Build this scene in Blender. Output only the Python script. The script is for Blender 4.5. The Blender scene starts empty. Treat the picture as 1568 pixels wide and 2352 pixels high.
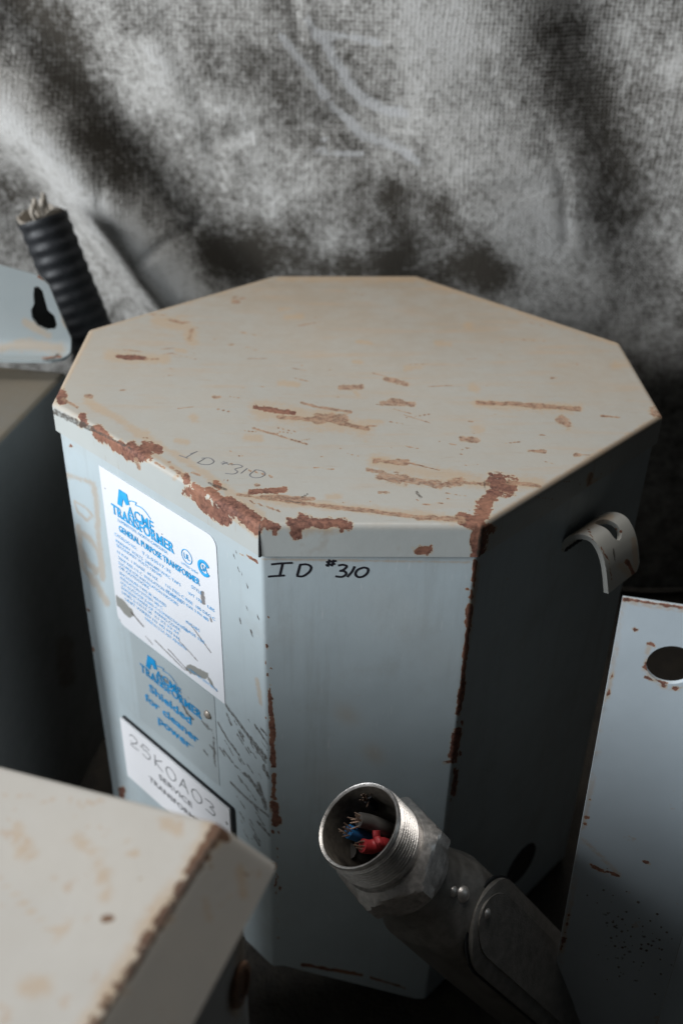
import bpy, bmesh, math, random
import numpy as np
from mathutils import Vector, Matrix
from mathutils.geometry import delaunay_2d_cdt
random.seed(7)
rng = np.random.default_rng(11)
S = bpy.context.scene
COL = S.collection

# ------------------------------------------------------------------ camera
F_PX, PITCH, YAW, ROLL = 2263.9958, .5623, .0346, .0254      # focal length in px of a 1568 px wide frame
H = .40                                                       # height of the lid above the floor
CAM = np.array([-.0281, -.5737, .6554])
fw = np.array([math.sin(YAW)*math.cos(PITCH), math.cos(YAW)*math.cos(PITCH), -math.sin(PITCH)])
r0 = np.cross(fw, [0, 0, 1.]); r0 /= np.linalg.norm(r0); u0 = np.cross(r0, fw)
RT = math.cos(ROLL)*r0 + math.sin(ROLL)*u0
UP = -math.sin(ROLL)*r0 + math.cos(ROLL)*u0
cd = bpy.data.cameras.new('camera'); cam = bpy.data.objects.new('camera', cd); COL.objects.link(cam)
cd.sensor_fit = 'HORIZONTAL'; cd.sensor_width = 22.3; cd.lens = F_PX/1568*22.3
cd.clip_start = .02; cd.clip_end = 50
cam.matrix_world = Matrix(((RT[0], UP[0], -fw[0], CAM[0]), (RT[1], UP[1], -fw[1], CAM[1]), (RT[2], UP[2], -fw[2], CAM[2]), (0, 0, 0, 1)))
cd.dof.use_dof = True; cd.dof.focus_distance = .50; cd.dof.aperture_fstop = 5.8
S.camera = cam

# ------------------------------------------------------------------ light
W = bpy.data.worlds.new('World'); S.world = W; W.use_nodes = True
bg = W.node_tree.nodes['Background']; bg.inputs[0].default_value = (.85, .92, 1, 1); bg.inputs[1].default_value = .010
def area(name, az, el, dist, size, power, col, target=(0, 0, .33)):
    l = bpy.data.lights.new(name, 'AREA'); l.shape = 'RECTANGLE'; l.size, l.size_y = size; l.energy = power; l.color = col
    o = bpy.data.objects.new(name, l); COL.objects.link(o)
    d = Vector((-math.cos(el)*math.cos(az), -math.cos(el)*math.sin(az), math.sin(el)))
    o.location = Vector(target) + d*dist; o.rotation_euler = d.to_track_quat('Z', 'Y').to_euler()
    return o
area('window_light', math.radians(21), math.radians(20), 1.8, (.28, .62), 33, (.92, .96, 1.0))
area('front_fill_light', math.radians(38), math.radians(18), 1.8, (.45, .70), 14.5, (.90, .95, 1.0))  # fill lamp added for the front face, its source unseen
area('top_fill_light', math.radians(-80), math.radians(76), 2.0, (.8, .8), 22, (1.0, .97, .93))  # overhead fill added to brighten the lid top, no real source known
S.view_settings.view_transform = 'Standard'; S.view_settings.look = 'None'
S.view_settings.exposure = 0; S.view_settings.gamma = 1; S.view_settings.use_curve_mapping = False

# ------------------------------------------------------------------ helpers
def proj(X):
    d = np.asarray(X, float) - CAM; z = d @ fw
    return np.stack([784 + F_PX*(d @ RT)/z, 1176 - F_PX*(d @ UP)/z], -1)
def ray(x, y): return fw + RT*(x-784)/F_PX - UP*(y-1176)/F_PX
def on(x, y, p0, n):
    d = ray(x, y); n = np.array(n, float)
    return CAM + d*(((np.array(p0, float)-CAM) @ n)/(d @ n))
def onz(x, y, h=H): return on(x, y, (0, 0, h), (0, 0, 1))
def unit(v): v = np.array(v, float); return v/np.linalg.norm(v)

def thing(name, loc, label, cat, group=None):
    o = bpy.data.objects.new(name, None); COL.objects.link(o); o.location = loc; o.empty_display_size = .03
    o['label'] = label; o['category'] = cat
    if group: o['group'] = group
    return o
WL = {}
def wloc(o): return WL.get(o.name, Vector(o.location)) if o else Vector((0, 0, 0))

class MB:
    """collects geometry in world coordinates and links it as one mesh"""
    def __init__(s): s.v = []; s.f = []; s.m = []; s.n = 0
    def add(s, V, Fs, mat=0):
        V = np.asarray(V, float).reshape(-1, 3); s.v.append(V)
        s.f += [tuple(int(i)+s.n for i in f) for f in Fs]; s.m += [mat]*len(Fs); s.n += len(V); return s
    def build(s, name, mats, parent=None, smooth=True, angle=40, loc=None):
        if not isinstance(mats, (list, tuple)): mats = [mats]
        V = np.concatenate(s.v)
        base = wloc(parent) if parent else Vector(loc if loc is not None else (0, 0, 0))
        me = bpy.data.meshes.new(name)
        me.from_pydata([tuple(p) for p in (V-np.array(base))], [], s.f)
        for m in mats: me.materials.append(m)
        me.polygons.foreach_set('material_index', s.m)
        me.update()
        bm = bmesh.new(); bm.from_mesh(me); bmesh.ops.recalc_face_normals(bm, faces=bm.faces[:]); bm.to_mesh(me); bm.free()
        if smooth:
            me.polygons.foreach_set('use_smooth', [True]*len(me.polygons))
            me.set_sharp_from_angle(angle=math.radians(angle))
        o = bpy.data.objects.new(name, me); COL.objects.link(o)
        if parent: o.parent = parent; WL[o.name] = base
        else: o.location = base; WL[o.name] = base
        return o

def paint(o, **layers):
    """store wear and painted light and shade as point attributes; a layer is a list of (pixel polyline, width)"""
    me = o.data; n = len(me.vertices)
    co = np.empty(n*3); me.vertices.foreach_get('co', co); co = co.reshape(-1, 3)+np.array(wloc(o))
    no = np.empty(n*3); me.vertices.foreach_get('normal', no); no = no.reshape(-1, 3)
    px = proj(co); no = no*np.sign(((co-co.mean(0))*no).sum() if o.name == 'body' else 1); face = (((CAM-co)*no).sum(1) > -.02) | (o.name == 'hanging_cloth')
    for key, strokes in layers.items():
        if callable(strokes): val = strokes(co, px)
        elif isinstance(strokes, (int, float)): val = np.full(n, float(strokes))
        else:
            val = np.zeros(n)
            for pts, w in strokes:
                P = [np.array(p, float) for p in pts]
                if len(P) == 1: P = P*2
                for a, b in zip(P[:-1], P[1:]):
                    ab = b-a; L = max(ab @ ab, 1e-9)
                    t = np.clip(((px-a) @ ab)/L, 0, 1)
                    d = np.hypot(*(px-(a+t[:, None]*ab)).T)
                    val = np.maximum(val, np.clip(1-.5*d/w, 0, 1))
            val *= face
        at = me.attributes.get(key) or me.attributes.new(key, 'FLOAT', 'POINT')
        at.data.foreach_set('value', val.astype(np.float32))
    return o

def sheet(outer, holes, step, to3, thick, mb, mat=0, to3b=None):
    """plate cut from a 2D outline with holes, filled with an even mesh, given a thickness along the third coordinate"""
    def dens(P):
        Q = []
        for a, b in zip(P, P[1:]+P[:1]):
            a = np.array(a, float); b = np.array(b, float); k = max(1, int(np.ceil(np.linalg.norm(b-a)/step)))
            Q += [a+(b-a)*i/k for i in range(k)]
        return Q
    def inside(p, P):
        c = False; n = len(P); x, y = p
        for i in range(n):
            x1, y1 = P[i]; x2, y2 = P[i-1]
            if (y1 > y) != (y2 > y) and x < (x2-x1)*(y-y1)/(y2-y1)+x1: c = not c
        return c
    loops = [dens(list(outer))]+[dens(list(h)) for h in holes]
    V = []; Eg = []
    for lp in loops:
        s = len(V); V += lp; Eg += [(s+i, s+(i+1) % len(lp)) for i in range(len(lp))]
    O = np.array(outer); lo = O.min(0); hi = O.max(0)
    B = np.array(V)
    for i, x in enumerate(np.arange(lo[0]+step, hi[0], step)):
        for y in np.arange(lo[1]+step*(.5 if i % 2 else 1), hi[1], step):
            p = np.array((x, y))
            if inside(p, outer) and not any(inside(p, h) for h in holes) and np.min(((B-p)**2).sum(1)) > (.5*step)**2: V.append(p)
    r = delaunay_2d_cdt([Vector(p) for p in V], Eg, [], 0, 1e-7)
    vv = [np.array(p) for p in r[0]]; tris = []
    for f in r[2]:
        c = sum(vv[i] for i in f)/len(f)
        if inside(c, outer) and not any(inside(c, h) for h in holes): tris.append(tuple(f))
    cnt = {}
    for f in tris:
        for a, b in zip(f, f[1:]+f[:1]): cnt.setdefault(frozenset((a, b)), []).append((a, b))
    N = len(vv)
    V3 = [to3(p[0], p[1], 0) for p in vv]+[to3(p[0], p[1], thick) for p in vv]
    Fs = tris+[tuple(i+N for i in f[::-1]) for f in tris]
    for k, l in cnt.items():
        if len(l) == 1: a, b = l[0]; Fs.append((b, a, a+N, b+N))
    mb.add(V3, Fs, mat)

def loft(mb, rings, close=True, cap0=False, cap1=False, mat=0):
    n = len(rings[0]); Fs = []
    for j in range(len(rings)-1):
        for i in range(n if close else n-1):
            k = (i+1) % n; Fs.append((j*n+i, j*n+k, (j+1)*n+k, (j+1)*n+i))
    if cap0: Fs.append(tuple(range(n))[::-1])
    if cap1: Fs.append(tuple((len(rings)-1)*n+i for i in range(n)))
    mb.add(np.concatenate([np.asarray(r) for r in rings]), Fs, mat)

def frame(a):
    a = unit(a); t = np.array([0, 0, 1.]) if abs(a[2]) < .9 else np.array([1., 0, 0])
    e = unit(np.cross(t, a)); return a, e, np.cross(a, e)
def tube(mb, pts, rad, n=8, flat=None, mat=0, caps=True):
    """tube along a polyline; flat=(normal, factor) squashes it along that normal"""
    P = [np.array(p, float) for p in pts]; rings = []
    if not hasattr(rad, '__len__'): rad = [rad]*len(P)
    e = None
    for i, p in enumerate(P):
        d = unit(P[min(i+1, len(P)-1)]-P[max(i-1, 0)])
        if flat is not None: g = unit(flat[0]); e = unit(np.cross(d, g)); h = g*flat[1]
        else:
            if e is None: _, e, _2 = frame(d)
            e = unit(e-(e @ d)*d); h = np.cross(d, e)
        rings.append([p+rad[i]*(math.cos(t)*e+math.sin(t)*h) for t in np.linspace(0, 2*math.pi, n, endpoint=False)])
    loft(mb, rings, True, caps, caps, mat)
def smooth_path(P, k=8):
    P = [np.array(p, float) for p in P]; Q = [P[0]]+P+[P[-1]]; out = []
    for i in range(1, len(Q)-2):
        for t in np.linspace(0, 1, k, endpoint=False):
            a, b, c, d = Q[i-1:i+3]
            out.append(.5*((2*b)+(c-a)*t+(2*a-5*b+4*c-d)*t*t+(3*b-3*c+d-a)*t**3))
    return out+[P[-1]]
def lathe(mb, O, a, prof, n=48, mat=0, sect=None, cap0=False, cap1=False, e1=None):
    a, e, g = frame(a)
    if e1 is not None: e = unit(np.array(e1)-(np.array(e1) @ a)*a); g = np.cross(a, e)
    rings = []
    for s, r in prof:
        ring = []
        for t in np.linspace(0, 2*math.pi, n, endpoint=False):
            q = sect(t, r, s) if sect else r
            ring.append(np.array(O)+a*s+q*(math.cos(t)*e+math.sin(t)*g))
        rings.append(ring)
    loft(mb, rings, True, cap0, cap1, mat)
def box(mb, O, ax, ay, az, sx, sy, sz, mat=0, bev=0):
    bm = bmesh.new(); bmesh.ops.create_cube(bm, size=1)
    for v in bm.verts: v.co = Vector((v.co.x*sx, v.co.y*sy, v.co.z*sz))
    if bev: bmesh.ops.bevel(bm, geom=bm.edges[:], offset=bev, segments=3, profile=.5, affect='EDGES')
    bm.verts.index_update()
    V = [np.array(O)+np.array(ax)*v.co.x+np.array(ay)*v.co.y+np.array(az)*v.co.z for v in bm.verts]
    mb.add(V, [tuple(v.index for v in f.verts) for f in bm.faces], mat); bm.free()

def text(mb, s, P0, u, v, height, width=None, bold=0, sx=1, mat=0, lift=0):
    """letters as mesh; P0 is the start of the baseline, u and v the writing and upright directions"""
    c = bpy.data.curves.new('t', 'FONT'); c.body = s; c.size = 1; c.offset = bold; c.resolution_u = 3
    o = bpy.data.objects.new('t', c); COL.objects.link(o)
    me = bpy.data.meshes.new_from_object(o.evaluated_get(bpy.context.evaluated_depsgraph_get()))
    V = np.array([tuple(q.co) for q in me.vertices]); Fs = [tuple(p.vertices) for p in me.polygons]
    bpy.data.objects.remove(o); bpy.data.curves.remove(c); bpy.data.meshes.remove(me)
    if not len(V): return
    k = height/.70; x0 = V[:, 0].min(); w = V[:, 0].max()-x0
    kx = k*sx if width is None else width/w
    u = np.array(u, float); v = np.array(v, float); n = np.cross(u, v)
    mb.add(np.array(P0)+np.outer((V[:, 0]-x0)*kx, u)+np.outer(V[:, 1]*k, v)+n*lift, Fs, mat)

# ------------------------------------------------------------------ materials
def newmat(name):
    m = bpy.data.materials.new(name); m.use_nodes = True; nt = m.node_tree
    b = nt.nodes['Principled BSDF']; return m, nt, b
class NT:
    def __init__(s, nt): s.nt = nt; s.tc = nt.nodes.new('ShaderNodeTexCoord').outputs['Object']
    def lk(s, a, i):
        if isinstance(a, bpy.types.NodeSocket): s.nt.links.new(a, i)
        else: i.default_value = a
    def noise(s, sc, det=4, ro=.55, stretch=None, dist=0):
        n = s.nt.nodes.new('ShaderNodeTexNoise'); n.inputs['Scale'].default_value = sc; n.inputs['Detail'].default_value = det
        n.inputs['Roughness'].default_value = ro; n.inputs['Distortion'].default_value = dist
        v = s.tc
        if stretch is not None:
            mp = s.nt.nodes.new('ShaderNodeMapping'); mp.inputs['Scale'].default_value = stretch[:3]
            if len(stretch) > 3: mp.inputs['Rotation'].default_value = stretch[3:]
            s.nt.links.new(s.tc, mp.inputs[0]); v = mp.outputs[0]
        s.nt.links.new(v, n.inputs['Vector']); return n.outputs[0]
    def math(s, op, a, b=0., c=None, clamp=False):
        n = s.nt.nodes.new('ShaderNodeMath'); n.operation = op; n.use_clamp = clamp
        s.lk(a, n.inputs[0]); s.lk(b, n.inputs[1])
        if c is not None: s.lk(c, n.inputs[2])
        return n.outputs[0]
    def ramp(s, x, lo, hi, a=0., b=1.):
        n = s.nt.nodes.new('ShaderNodeMapRange'); n.interpolation_type = 'SMOOTHSTEP'
        s.lk(x, n.inputs[0]); n.inputs[1].default_value = lo; n.inputs[2].default_value = hi
        n.inputs[3].default_value = a; n.inputs[4].default_value = b; return n.outputs[0]
    def mix(s, f, a, b):
        n = s.nt.nodes.new('ShaderNodeMix'); n.data_type = 'RGBA'
        s.lk(f, n.inputs[0])
        for x, i in ((a, 6), (b, 7)): s.lk(x if isinstance(x, bpy.types.NodeSocket) else (*x, 1), n.inputs[i])
        return n.outputs[2]
    def attr(s, name):
        n = s.nt.nodes.new('ShaderNodeAttribute'); n.attribute_name = name; return n.outputs['Fac']
    def bump(s, h, st, dist=.001, nrm=None):
        n = s.nt.nodes.new('ShaderNodeBump'); n.inputs['Strength'].default_value = st; n.inputs['Distance'].default_value = dist
        s.nt.links.new(h, n.inputs['Height'])
        if nrm is not None: s.nt.links.new(nrm, n.inputs['Normal'])
        return n.outputs[0]

def painted(name, base, rough=.42, dustc=(.40, .33, .25), peel=.12, speck=.0, streak=0, rustA=(.085, .034, .024), rustB=(.235, .105, .072)):
    m, nt, b = newmat(name); N = NT(nt)
    rust, stain, dirt, dust = (N.attr(k) for k in ('rust', 'stain', 'dirt', 'dust'))
    big = N.noise(9, 4, .6); mid = N.noise(60, 5, .6); rag = N.noise(330, 7, .72); fine = N.noise(1500, 3, .6)
    c = N.mix(N.ramp(big, .3, .7), tuple(x*.93 for x in base), tuple(x*1.06 for x in base))
    df = N.math('MULTIPLY', dust, N.ramp(N.math('ADD', big, N.math('MULTIPLY', mid, .6)), .45, 1.05, .5, 1.0))
    c = N.mix(df, c, dustc)
    # faint tan stains
    sf = N.math('MULTIPLY', N.ramp(N.math('ADD', stain, N.math('MULTIPLY', N.math('ADD', N.math('SUBTRACT', mid, .5), N.math('SUBTRACT', rag, .5)), N.ramp(stain, 0, .3, 0, 1.1))), .3, .9), .5)
    c = N.mix(sf, c, (.42, .29, .17))
    if streak == 2:
        dr = N.ramp(N.noise(1, 5, .7, (70, 70, 5)), .50, .75); c = N.mix(N.math('MULTIPLY', dr, .22), c, (.22, .22, .20))
        sm = N.ramp(N.noise(28, 6, .75), .50, .72); c = N.mix(N.math('MULTIPLY', sm, .20), c, (.30, .29, .26))
        fl_ = N.ramp(N.noise(1, 3, .6, (420, 420, 60, .5, 0, 0)), .66, .72); c = N.mix(N.math('MULTIPLY', fl_, .3), c, (.60, .62, .62))
    if streak == 1:
        st = N.ramp(N.noise(1, 5, .65, (14, 95, 30, 0, 0, .12)), .50, .68)
        c = N.mix(N.math('MULTIPLY', N.math('MULTIPLY', st, df), .55), c, (.42, .29, .18))
        st2 = N.ramp(N.noise(1, 4, .6, (40, 300, 30, 0, 0, .2)), .62, .70)
        c = N.mix(N.math('MULTIPLY', st2, .25), c, (.30, .22, .15))
    if speck:
        sp = N.ramp(N.noise(75, 3, .7), 1-speck, 1-speck+.06)
        c = N.mix(N.math('MULTIPLY', sp, .38), c, (.40, .26, .15))
    rag2 = N.noise(80, 5, .7)
    rr = N.math('ADD', rust, N.math('MULTIPLY', N.math('ADD', N.math('SUBTRACT', rag, .5), N.math('MULTIPLY', N.math('SUBTRACT', rag2, .5), 1.3)), N.ramp(rust, 0, .3, 0, 1.2)))
    rm = N.ramp(rr, .44, .49); halo = N.ramp(rr, .28, .44)
    c = N.mix(N.math('MULTIPLY', halo, .7), c, (.47, .38, .26))
    rc = N.mix(N.ramp(N.noise(420, 6, .7), .36, .64), rustA, rustB)
    rc = N.mix(N.ramp(N.noise(38, 4, .65), .42, .68, 0, .55), rc, tuple(min(1, x*y) for x, y in zip(rustB, (1.45, 1.55, 1.35))))
    rc = N.mix(N.ramp(N.noise(150, 5, .7), .56, .70, 0, .7), rc, tuple(x*.45 for x in rustA))
    c = N.mix(rm, c, rc)
    scf = N.attr('scuff')
    sr = N.math('ADD', scf, N.math('MULTIPLY', N.math('ADD', N.math('SUBTRACT', rag, .5), N.math('MULTIPLY', N.math('SUBTRACT', rag2, .5), 1.5)), N.ramp(scf, 0, .3, 0, 1.35)))
    smk = N.ramp(sr, .40, .56); shalo = N.ramp(sr, .12, .45)
    c = N.mix(N.math('MULTIPLY', shalo, .45), c, (.42, .31, .19))
    c = N.mix(N.math('MULTIPLY', smk, N.ramp(N.noise(600, 4, .7), .35, .6, .45, .95)), c, N.mix(N.ramp(N.noise(260, 5, .7), .38, .62), (.15, .070, .042), (.36, .215, .14)))
    dm = N.ramp(N.math('ADD', dirt, N.math('MULTIPLY', N.math('SUBTRACT', rag, .5), N.ramp(dirt, 0, .1, 0, 1.3))), .42, .6)
    c = N.mix(N.math('MULTIPLY', dm, N.ramp(N.noise(520, 4, .7), .36, .6, .35, .9)), c, (.055, .042, .032))
    nt.links.new(c, b.inputs['Base Color'])
    rg = N.math('ADD', N.ramp(mid, .3, .7, rough-.06, rough+.08), N.math('MULTIPLY', N.math('MAXIMUM', rm, N.math('MULTIPLY', df, .7)), .3), clamp=True)
    nt.links.new(rg, b.inputs['Roughness'])
    hgt = N.math('SUBTRACT', N.math('MULTIPLY', N.noise(240, 3, .6), peel*1.5), N.math('MULTIPLY', rm, .25))
    hgt = N.math('ADD', hgt, N.math('MULTIPLY', N.math('MULTIPLY', rm, N.noise(900, 4, .7)), .28))
    hgt = N.math('SUBTRACT', hgt, N.math('MULTIPLY', smk, .12))
    hgt = N.math('ADD', hgt, N.math('MULTIPLY', N.noise(22, 2, .5), 1.1))
    nt.links.new(N.bump(hgt, .55, .0007), b.inputs['Normal'])
    b.inputs['Specular IOR Level'].default_value = .45
    return m
def plain(name, c, rough=.5, metal=0, var=.15, sc=120, bump=.0, bd=.0004, bs=None):
    m, nt, b = newmat(name); N = NT(nt); n = N.noise(sc, 5, .65)
    nt.links.new(N.mix(N.ramp(n, .3, .7), tuple(x*(1-var) for x in c), tuple(min(1, x*(1+var)) for x in c)), b.inputs['Base Color'])
    b.inputs['Metallic'].default_value = metal
    nt.links.new(N.ramp(n, .3, .7, rough*.85, min(1, rough*1.15)), b.inputs['Roughness'])
    if bump: nt.links.new(N.bump(N.noise(bs or sc*4, 4, .6), bump, bd), b.inputs['Normal'])
    return m
M_LID = painted('lid_paint', (.42, .44, .425), .46, dustc=(.31, .247, .178), streak=1)
M_BODY = painted('body_paint', (.42, .485, .51), .40, speck=.27, streak=2)
M_PANEL = painted('panel_paint', (.41, .465, .50), .42, speck=.33)
M_LEFT = painted('cabinet_paint', (.29, .33, .34), .42)
M_FORE = painted('foreground_paint', (.43, .425, .405), .5, speck=.40, rustA=(.10, .052, .034), rustB=(.155, .085, .055), dustc=(.48, .42, .34))
M_INK = plain('marker_ink', (.012, .012, .018), .45)
M_INKOLD = plain('faded_ink', (.17, .17, .175), .6)
M_BLUE = plain('blue_print', (.03, .36, .72), .5, var=.1)
M_PALE = plain('pale_blue_print', (.13, .42, .76), .5, var=.12)
M_BLUE2 = plain('dark_blue_print', (.008, .24, .52), .5, var=.2)
M_GREY = plain('tag_ink', (.14, .14, .15), .6)
M_BLACK = plain('black_rubber', (.010, .0115, .014), .55, bump=.3)
M_HOLE = plain('inner_steel', (.03, .03, .03), .8)
M_STEEL = plain('zinc_steel', (.46, .44, .42), .36, .7, .22, 300, .35, .0003)
M_INNER = plain('dull_bore', (.13, .115, .095), .5, .35, .3, 300)
M_CAST = plain('cast_aluminium', (.21, .20, .185), .46, .6, .2, 160, .5, .0004, 900)
M_COPPER = plain('tinned_strands', (.30, .21, .16), .42, .7)
M_WRED = plain('red_insulation', (.36, .025, .03), .5)
M_WBLUE = plain('blue_insulation', (.012, .13, .33), .5)
M_WGREY = plain('grey_insulation', (.085, .08, .075), .5)
M_LINER = plain('torn_liner', (.34, .30, .25), .6)
M_RUSTY = plain('rusty_metal', (.16, .085, .05), .8, 0, .4, 200, .5)
M_RIVET = plain('rivet_metal', (.38, .33, .28), .45, .5, .3, 900)

def label_mat(name, base):
    m, nt, b = newmat(name); N = NT(nt)
    torn, dirt = N.attr('torn'), N.attr('dirt')
    c = N.mix(N.ramp(N.noise(25, 4), .3, .7), tuple(x*.97 for x in base), base)
    rag = N.noise(400, 5, .7)
    t = N.ramp(N.math('ADD', torn, N.math('MULTIPLY', N.math('SUBTRACT', rag, .5), .5)), .46, .54)
    c = N.mix(t, c, (.27, .27, .25))
    d = N.ramp(N.math('ADD', dirt, N.math('MULTIPLY', N.math('SUBTRACT', rag, .5), N.ramp(dirt, 0, .1, 0, 1.2))), .4, .65)
    c = N.mix(N.math('MULTIPLY', d, .8), c, (.10, .08, .07))
    nt.links.new(c, b.inputs['Base Color']); b.inputs['Roughness'].default_value = .38
    return m
M_LABEL = label_mat('white_label', (.73, .745, .78))
M_TAG = label_mat('white_tag', (.84, .84, .86))

def cloth_mat():
    m, nt, b = newmat('painted_burlap'); N = NT(nt)
    tone, weave, tar = N.attr('tone'), N.attr('weave'), N.attr('line')
    sep = nt.nodes.new('ShaderNodeSeparateXYZ')
    wob = nt.nodes.new('ShaderNodeVectorMath'); wob.operation = 'ADD'
    nz = nt.nodes.new('ShaderNodeTexNoise'); nz.inputs['Scale'].default_value = 22; nz.inputs['Detail'].default_value = 3
    nt.links.new(N.tc, nz.inputs['Vector'])
    sc = nt.nodes.new('ShaderNodeVectorMath'); sc.operation = 'SCALE'; sc.inputs['Scale'].default_value = .006
    nt.links.new(nz.outputs['Color'], sc.inputs[0]); nt.links.new(N.tc, wob.inputs[0]); nt.links.new(sc.outputs[0], wob.inputs[1])
    nt.links.new(wob.outputs[0], sep.inputs[0])
    wx = N.math('SINE', N.math('MULTIPLY', sep.outputs['X'], 2*math.pi/.0036))
    wz = N.math('SINE', N.math('MULTIPLY', sep.outputs['Z'], 2*math.pi/.0031))
    par = N.math('SIGN', N.math('SINE', N.math('MULTIPLY', sep.outputs['X'], math.pi/.0036)))
    wv = N.math('ADD', N.math('MULTIPLY', N.math('ADD', wx, wz), .38), N.math('MULTIPLY', N.math('MULTIPLY', wz, wx), .55))
    wv = N.math('MULTIPLY', N.math('ADD', wv, N.math('MULTIPLY', N.math('SUBTRACT', N.noise(260, 3, .6), .5), 2.2)), weave)
    blot = N.noise(14, 8, .72); blot2 = N.noise(55, 6, .7, dist=.6); fib = N.noise(520, 3, .6); fil = N.noise(210, 4, .7)
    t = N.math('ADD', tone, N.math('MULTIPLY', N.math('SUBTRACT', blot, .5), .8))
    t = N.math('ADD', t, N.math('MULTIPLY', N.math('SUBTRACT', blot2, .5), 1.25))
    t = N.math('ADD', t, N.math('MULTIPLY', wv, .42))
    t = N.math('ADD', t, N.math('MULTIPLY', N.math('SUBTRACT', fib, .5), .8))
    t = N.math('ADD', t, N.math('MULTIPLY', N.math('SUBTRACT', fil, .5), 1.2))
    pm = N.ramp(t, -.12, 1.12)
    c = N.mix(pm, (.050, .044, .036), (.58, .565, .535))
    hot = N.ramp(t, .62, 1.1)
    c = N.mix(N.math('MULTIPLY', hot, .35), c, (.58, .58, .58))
    ln = N.ramp(N.math('ADD', tar, N.math('MULTIPLY', N.math('SUBTRACT', N.noise(110, 6, .75), .5), N.ramp(tar, 0, .2, 0, 1.9))), .38, .72)
    ln = N.math('MULTIPLY', ln, N.ramp(N.math('ADD', blot2, N.math('MULTIPLY', fil, .6)), .58, .82, .5, 1))
    c = N.mix(N.math('MULTIPLY', ln, .85), c, (.50, .50, .50))
    nt.links.new(c, b.inputs['Base Color']); b.inputs['Roughness'].default_value = .85; b.inputs['Specular IOR Level'].default_value = .15
    h = N.math('ADD', N.math('MULTIPLY', wv, .5), N.math('ADD', N.math('MULTIPLY', fib, .8), N.math('MULTIPLY', pm, .3)))
    nt.links.new(N.bump(h, .7, .0012), b.inputs['Normal'])
    return m
M_CLOTH = cloth_mat()

# ------------------------------------------------------------------ setting: floor and hanging cloth
mb = MB(); mb.add([(-3, -3, 0), (3, -3, 0), (3, 1.2, 0), (-3, 1.2, 0)], [(0, 1, 2, 3)])
fl = mb.build('floor', plain('dusty_floor', (.035, .030, .024), .85, 0, .5, 60, .8, .002, 300)); fl['kind'] = 'structure'

YC = .285
def cpt(x, y): p = on(x, y, (0, YC, 0), (0, 1, 0)); return np.array([p[0], p[2]])
def sdist(X, Z, pts):
    """distance and signed side to a polyline in the cloth's own coordinates"""
    best = np.full(X.shape, 9.); sg = np.zeros(X.shape)
    P = [cpt(*p) for p in pts]
    for a, b in zip(P[:-1], P[1:]):
        ab = b-a; L = ab @ ab; t = np.clip(((X-a[0])*ab[0]+(Z-a[1])*ab[1])/L, 0, 1)
        dx = X-(a[0]+t*ab[0]); dz = Z-(a[1]+t*ab[1]); d = np.hypot(dx, dz)
        s = np.sign(ab[0]*dz-ab[1]*dx); m = d < best; best[m] = d[m]; sg[m] = s[m]
    return best*sg
NX, NZ = 430, 300
xs = np.linspace(-.75, .85, NX); zs = np.linspace(0, 1.05, NZ)
X, Z = np.meshgrid(xs, zs)
G = lambda d, s: np.exp(-(d/s)**2)
ridge = sdist(X, Z, [(-330, -120), (-60, 190), (120, 330), (280, 500), (450, 690), (600, 860)])
D = .034*G(ridge, .036)
D -= .020*G(ridge-.060, .034)
D -= .022*G(ridge+.075, .035)
D += .012*G(sdist(X, Z, [(1000, -100), (1080, 300), (1190, 700), (1250, 900)]), .09)
D -= .015*G(sdist(X, Z, [(1380, -100), (1430, 300), (1500, 700)]), .05)
D += .012*G(sdist(X, Z, [(1600, -100), (1640, 500), (1700, 900)]), .05)
D += .006*G(sdist(X, Z, [(560, -60), (700, 300), (880, 560)]), .05)
rw = np.random.default_rng(5)
for _ in range(26):
    a_, l_ = rw.uniform(.3, 2.2), rw.uniform(.035, .11); ph = rw.uniform(0, 6.28)
    cx_, cz_ = rw.uniform(-.5, .5), rw.uniform(.2, .7); u_ = (X-cx_)*math.cos(a_)+(Z-cz_)*math.sin(a_); v_ = -(X-cx_)*math.sin(a_)+(Z-cz_)*math.cos(a_)
    D += .028*l_*rw.uniform(.4, 1)*np.exp(-(v_/l_)**2-(u_/(l_*rw.uniform(1.5, 4)))**2)*np.cos(v_/l_*1.5+ph)
for pts_, d_, w_ in [([(655, -80), (675, 30), (690, 96)], .0035, .0035), ([(330, 585), (380, 555), (455, 525)], .0035, .004), ([(245, 395), (246, 480)], .002, .003), ([(1245, 300), (1290, 420), (1300, 560)], .002, .005),
                     ([(1130, 190), (1160, 260)], .002, .003), ([(480, 350), (600, 300), (760, 290)], .0025, .007), ([(380, 60), (470, 260), (500, 420)], .003, .009), ([(980, 380), (1120, 430), (1290, 430)], .002, .006), ([(-40, 560), (60, 560), (150, 590)], .003, .006)]:
    D -= d_*G(sdist(X, Z, pts_), w_)
D += .004*np.sin(X*21+Z*9)+.003*np.sin(X*11-Z*31+1)+.0015*np.sin(X*60+Z*33)
low = np.clip((.16-Z)/.16, 0, 1)
Y = YC-D+.05*np.clip(Z-.45, 0, 1)+.02*low
V = np.stack([X, Y, Z+.003], -1).reshape(-1, 3)
Fs = [(j*NX+i, j*NX+i+1, (j+1)*NX+i+1, (j+1)*NX+i) for j in range(NZ-1) for i in range(NX-1)]
mb = MB(); mb.add(V, Fs)
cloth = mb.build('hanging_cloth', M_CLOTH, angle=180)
sol = cloth.modifiers.new('thickness', 'SOLIDIFY'); sol.thickness = .0015; sol.offset = 1
cloth['label'] = 'mottled grey and white paint-smeared woven cloth hanging behind the equipment'; cloth['category'] = 'cloth'
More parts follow.
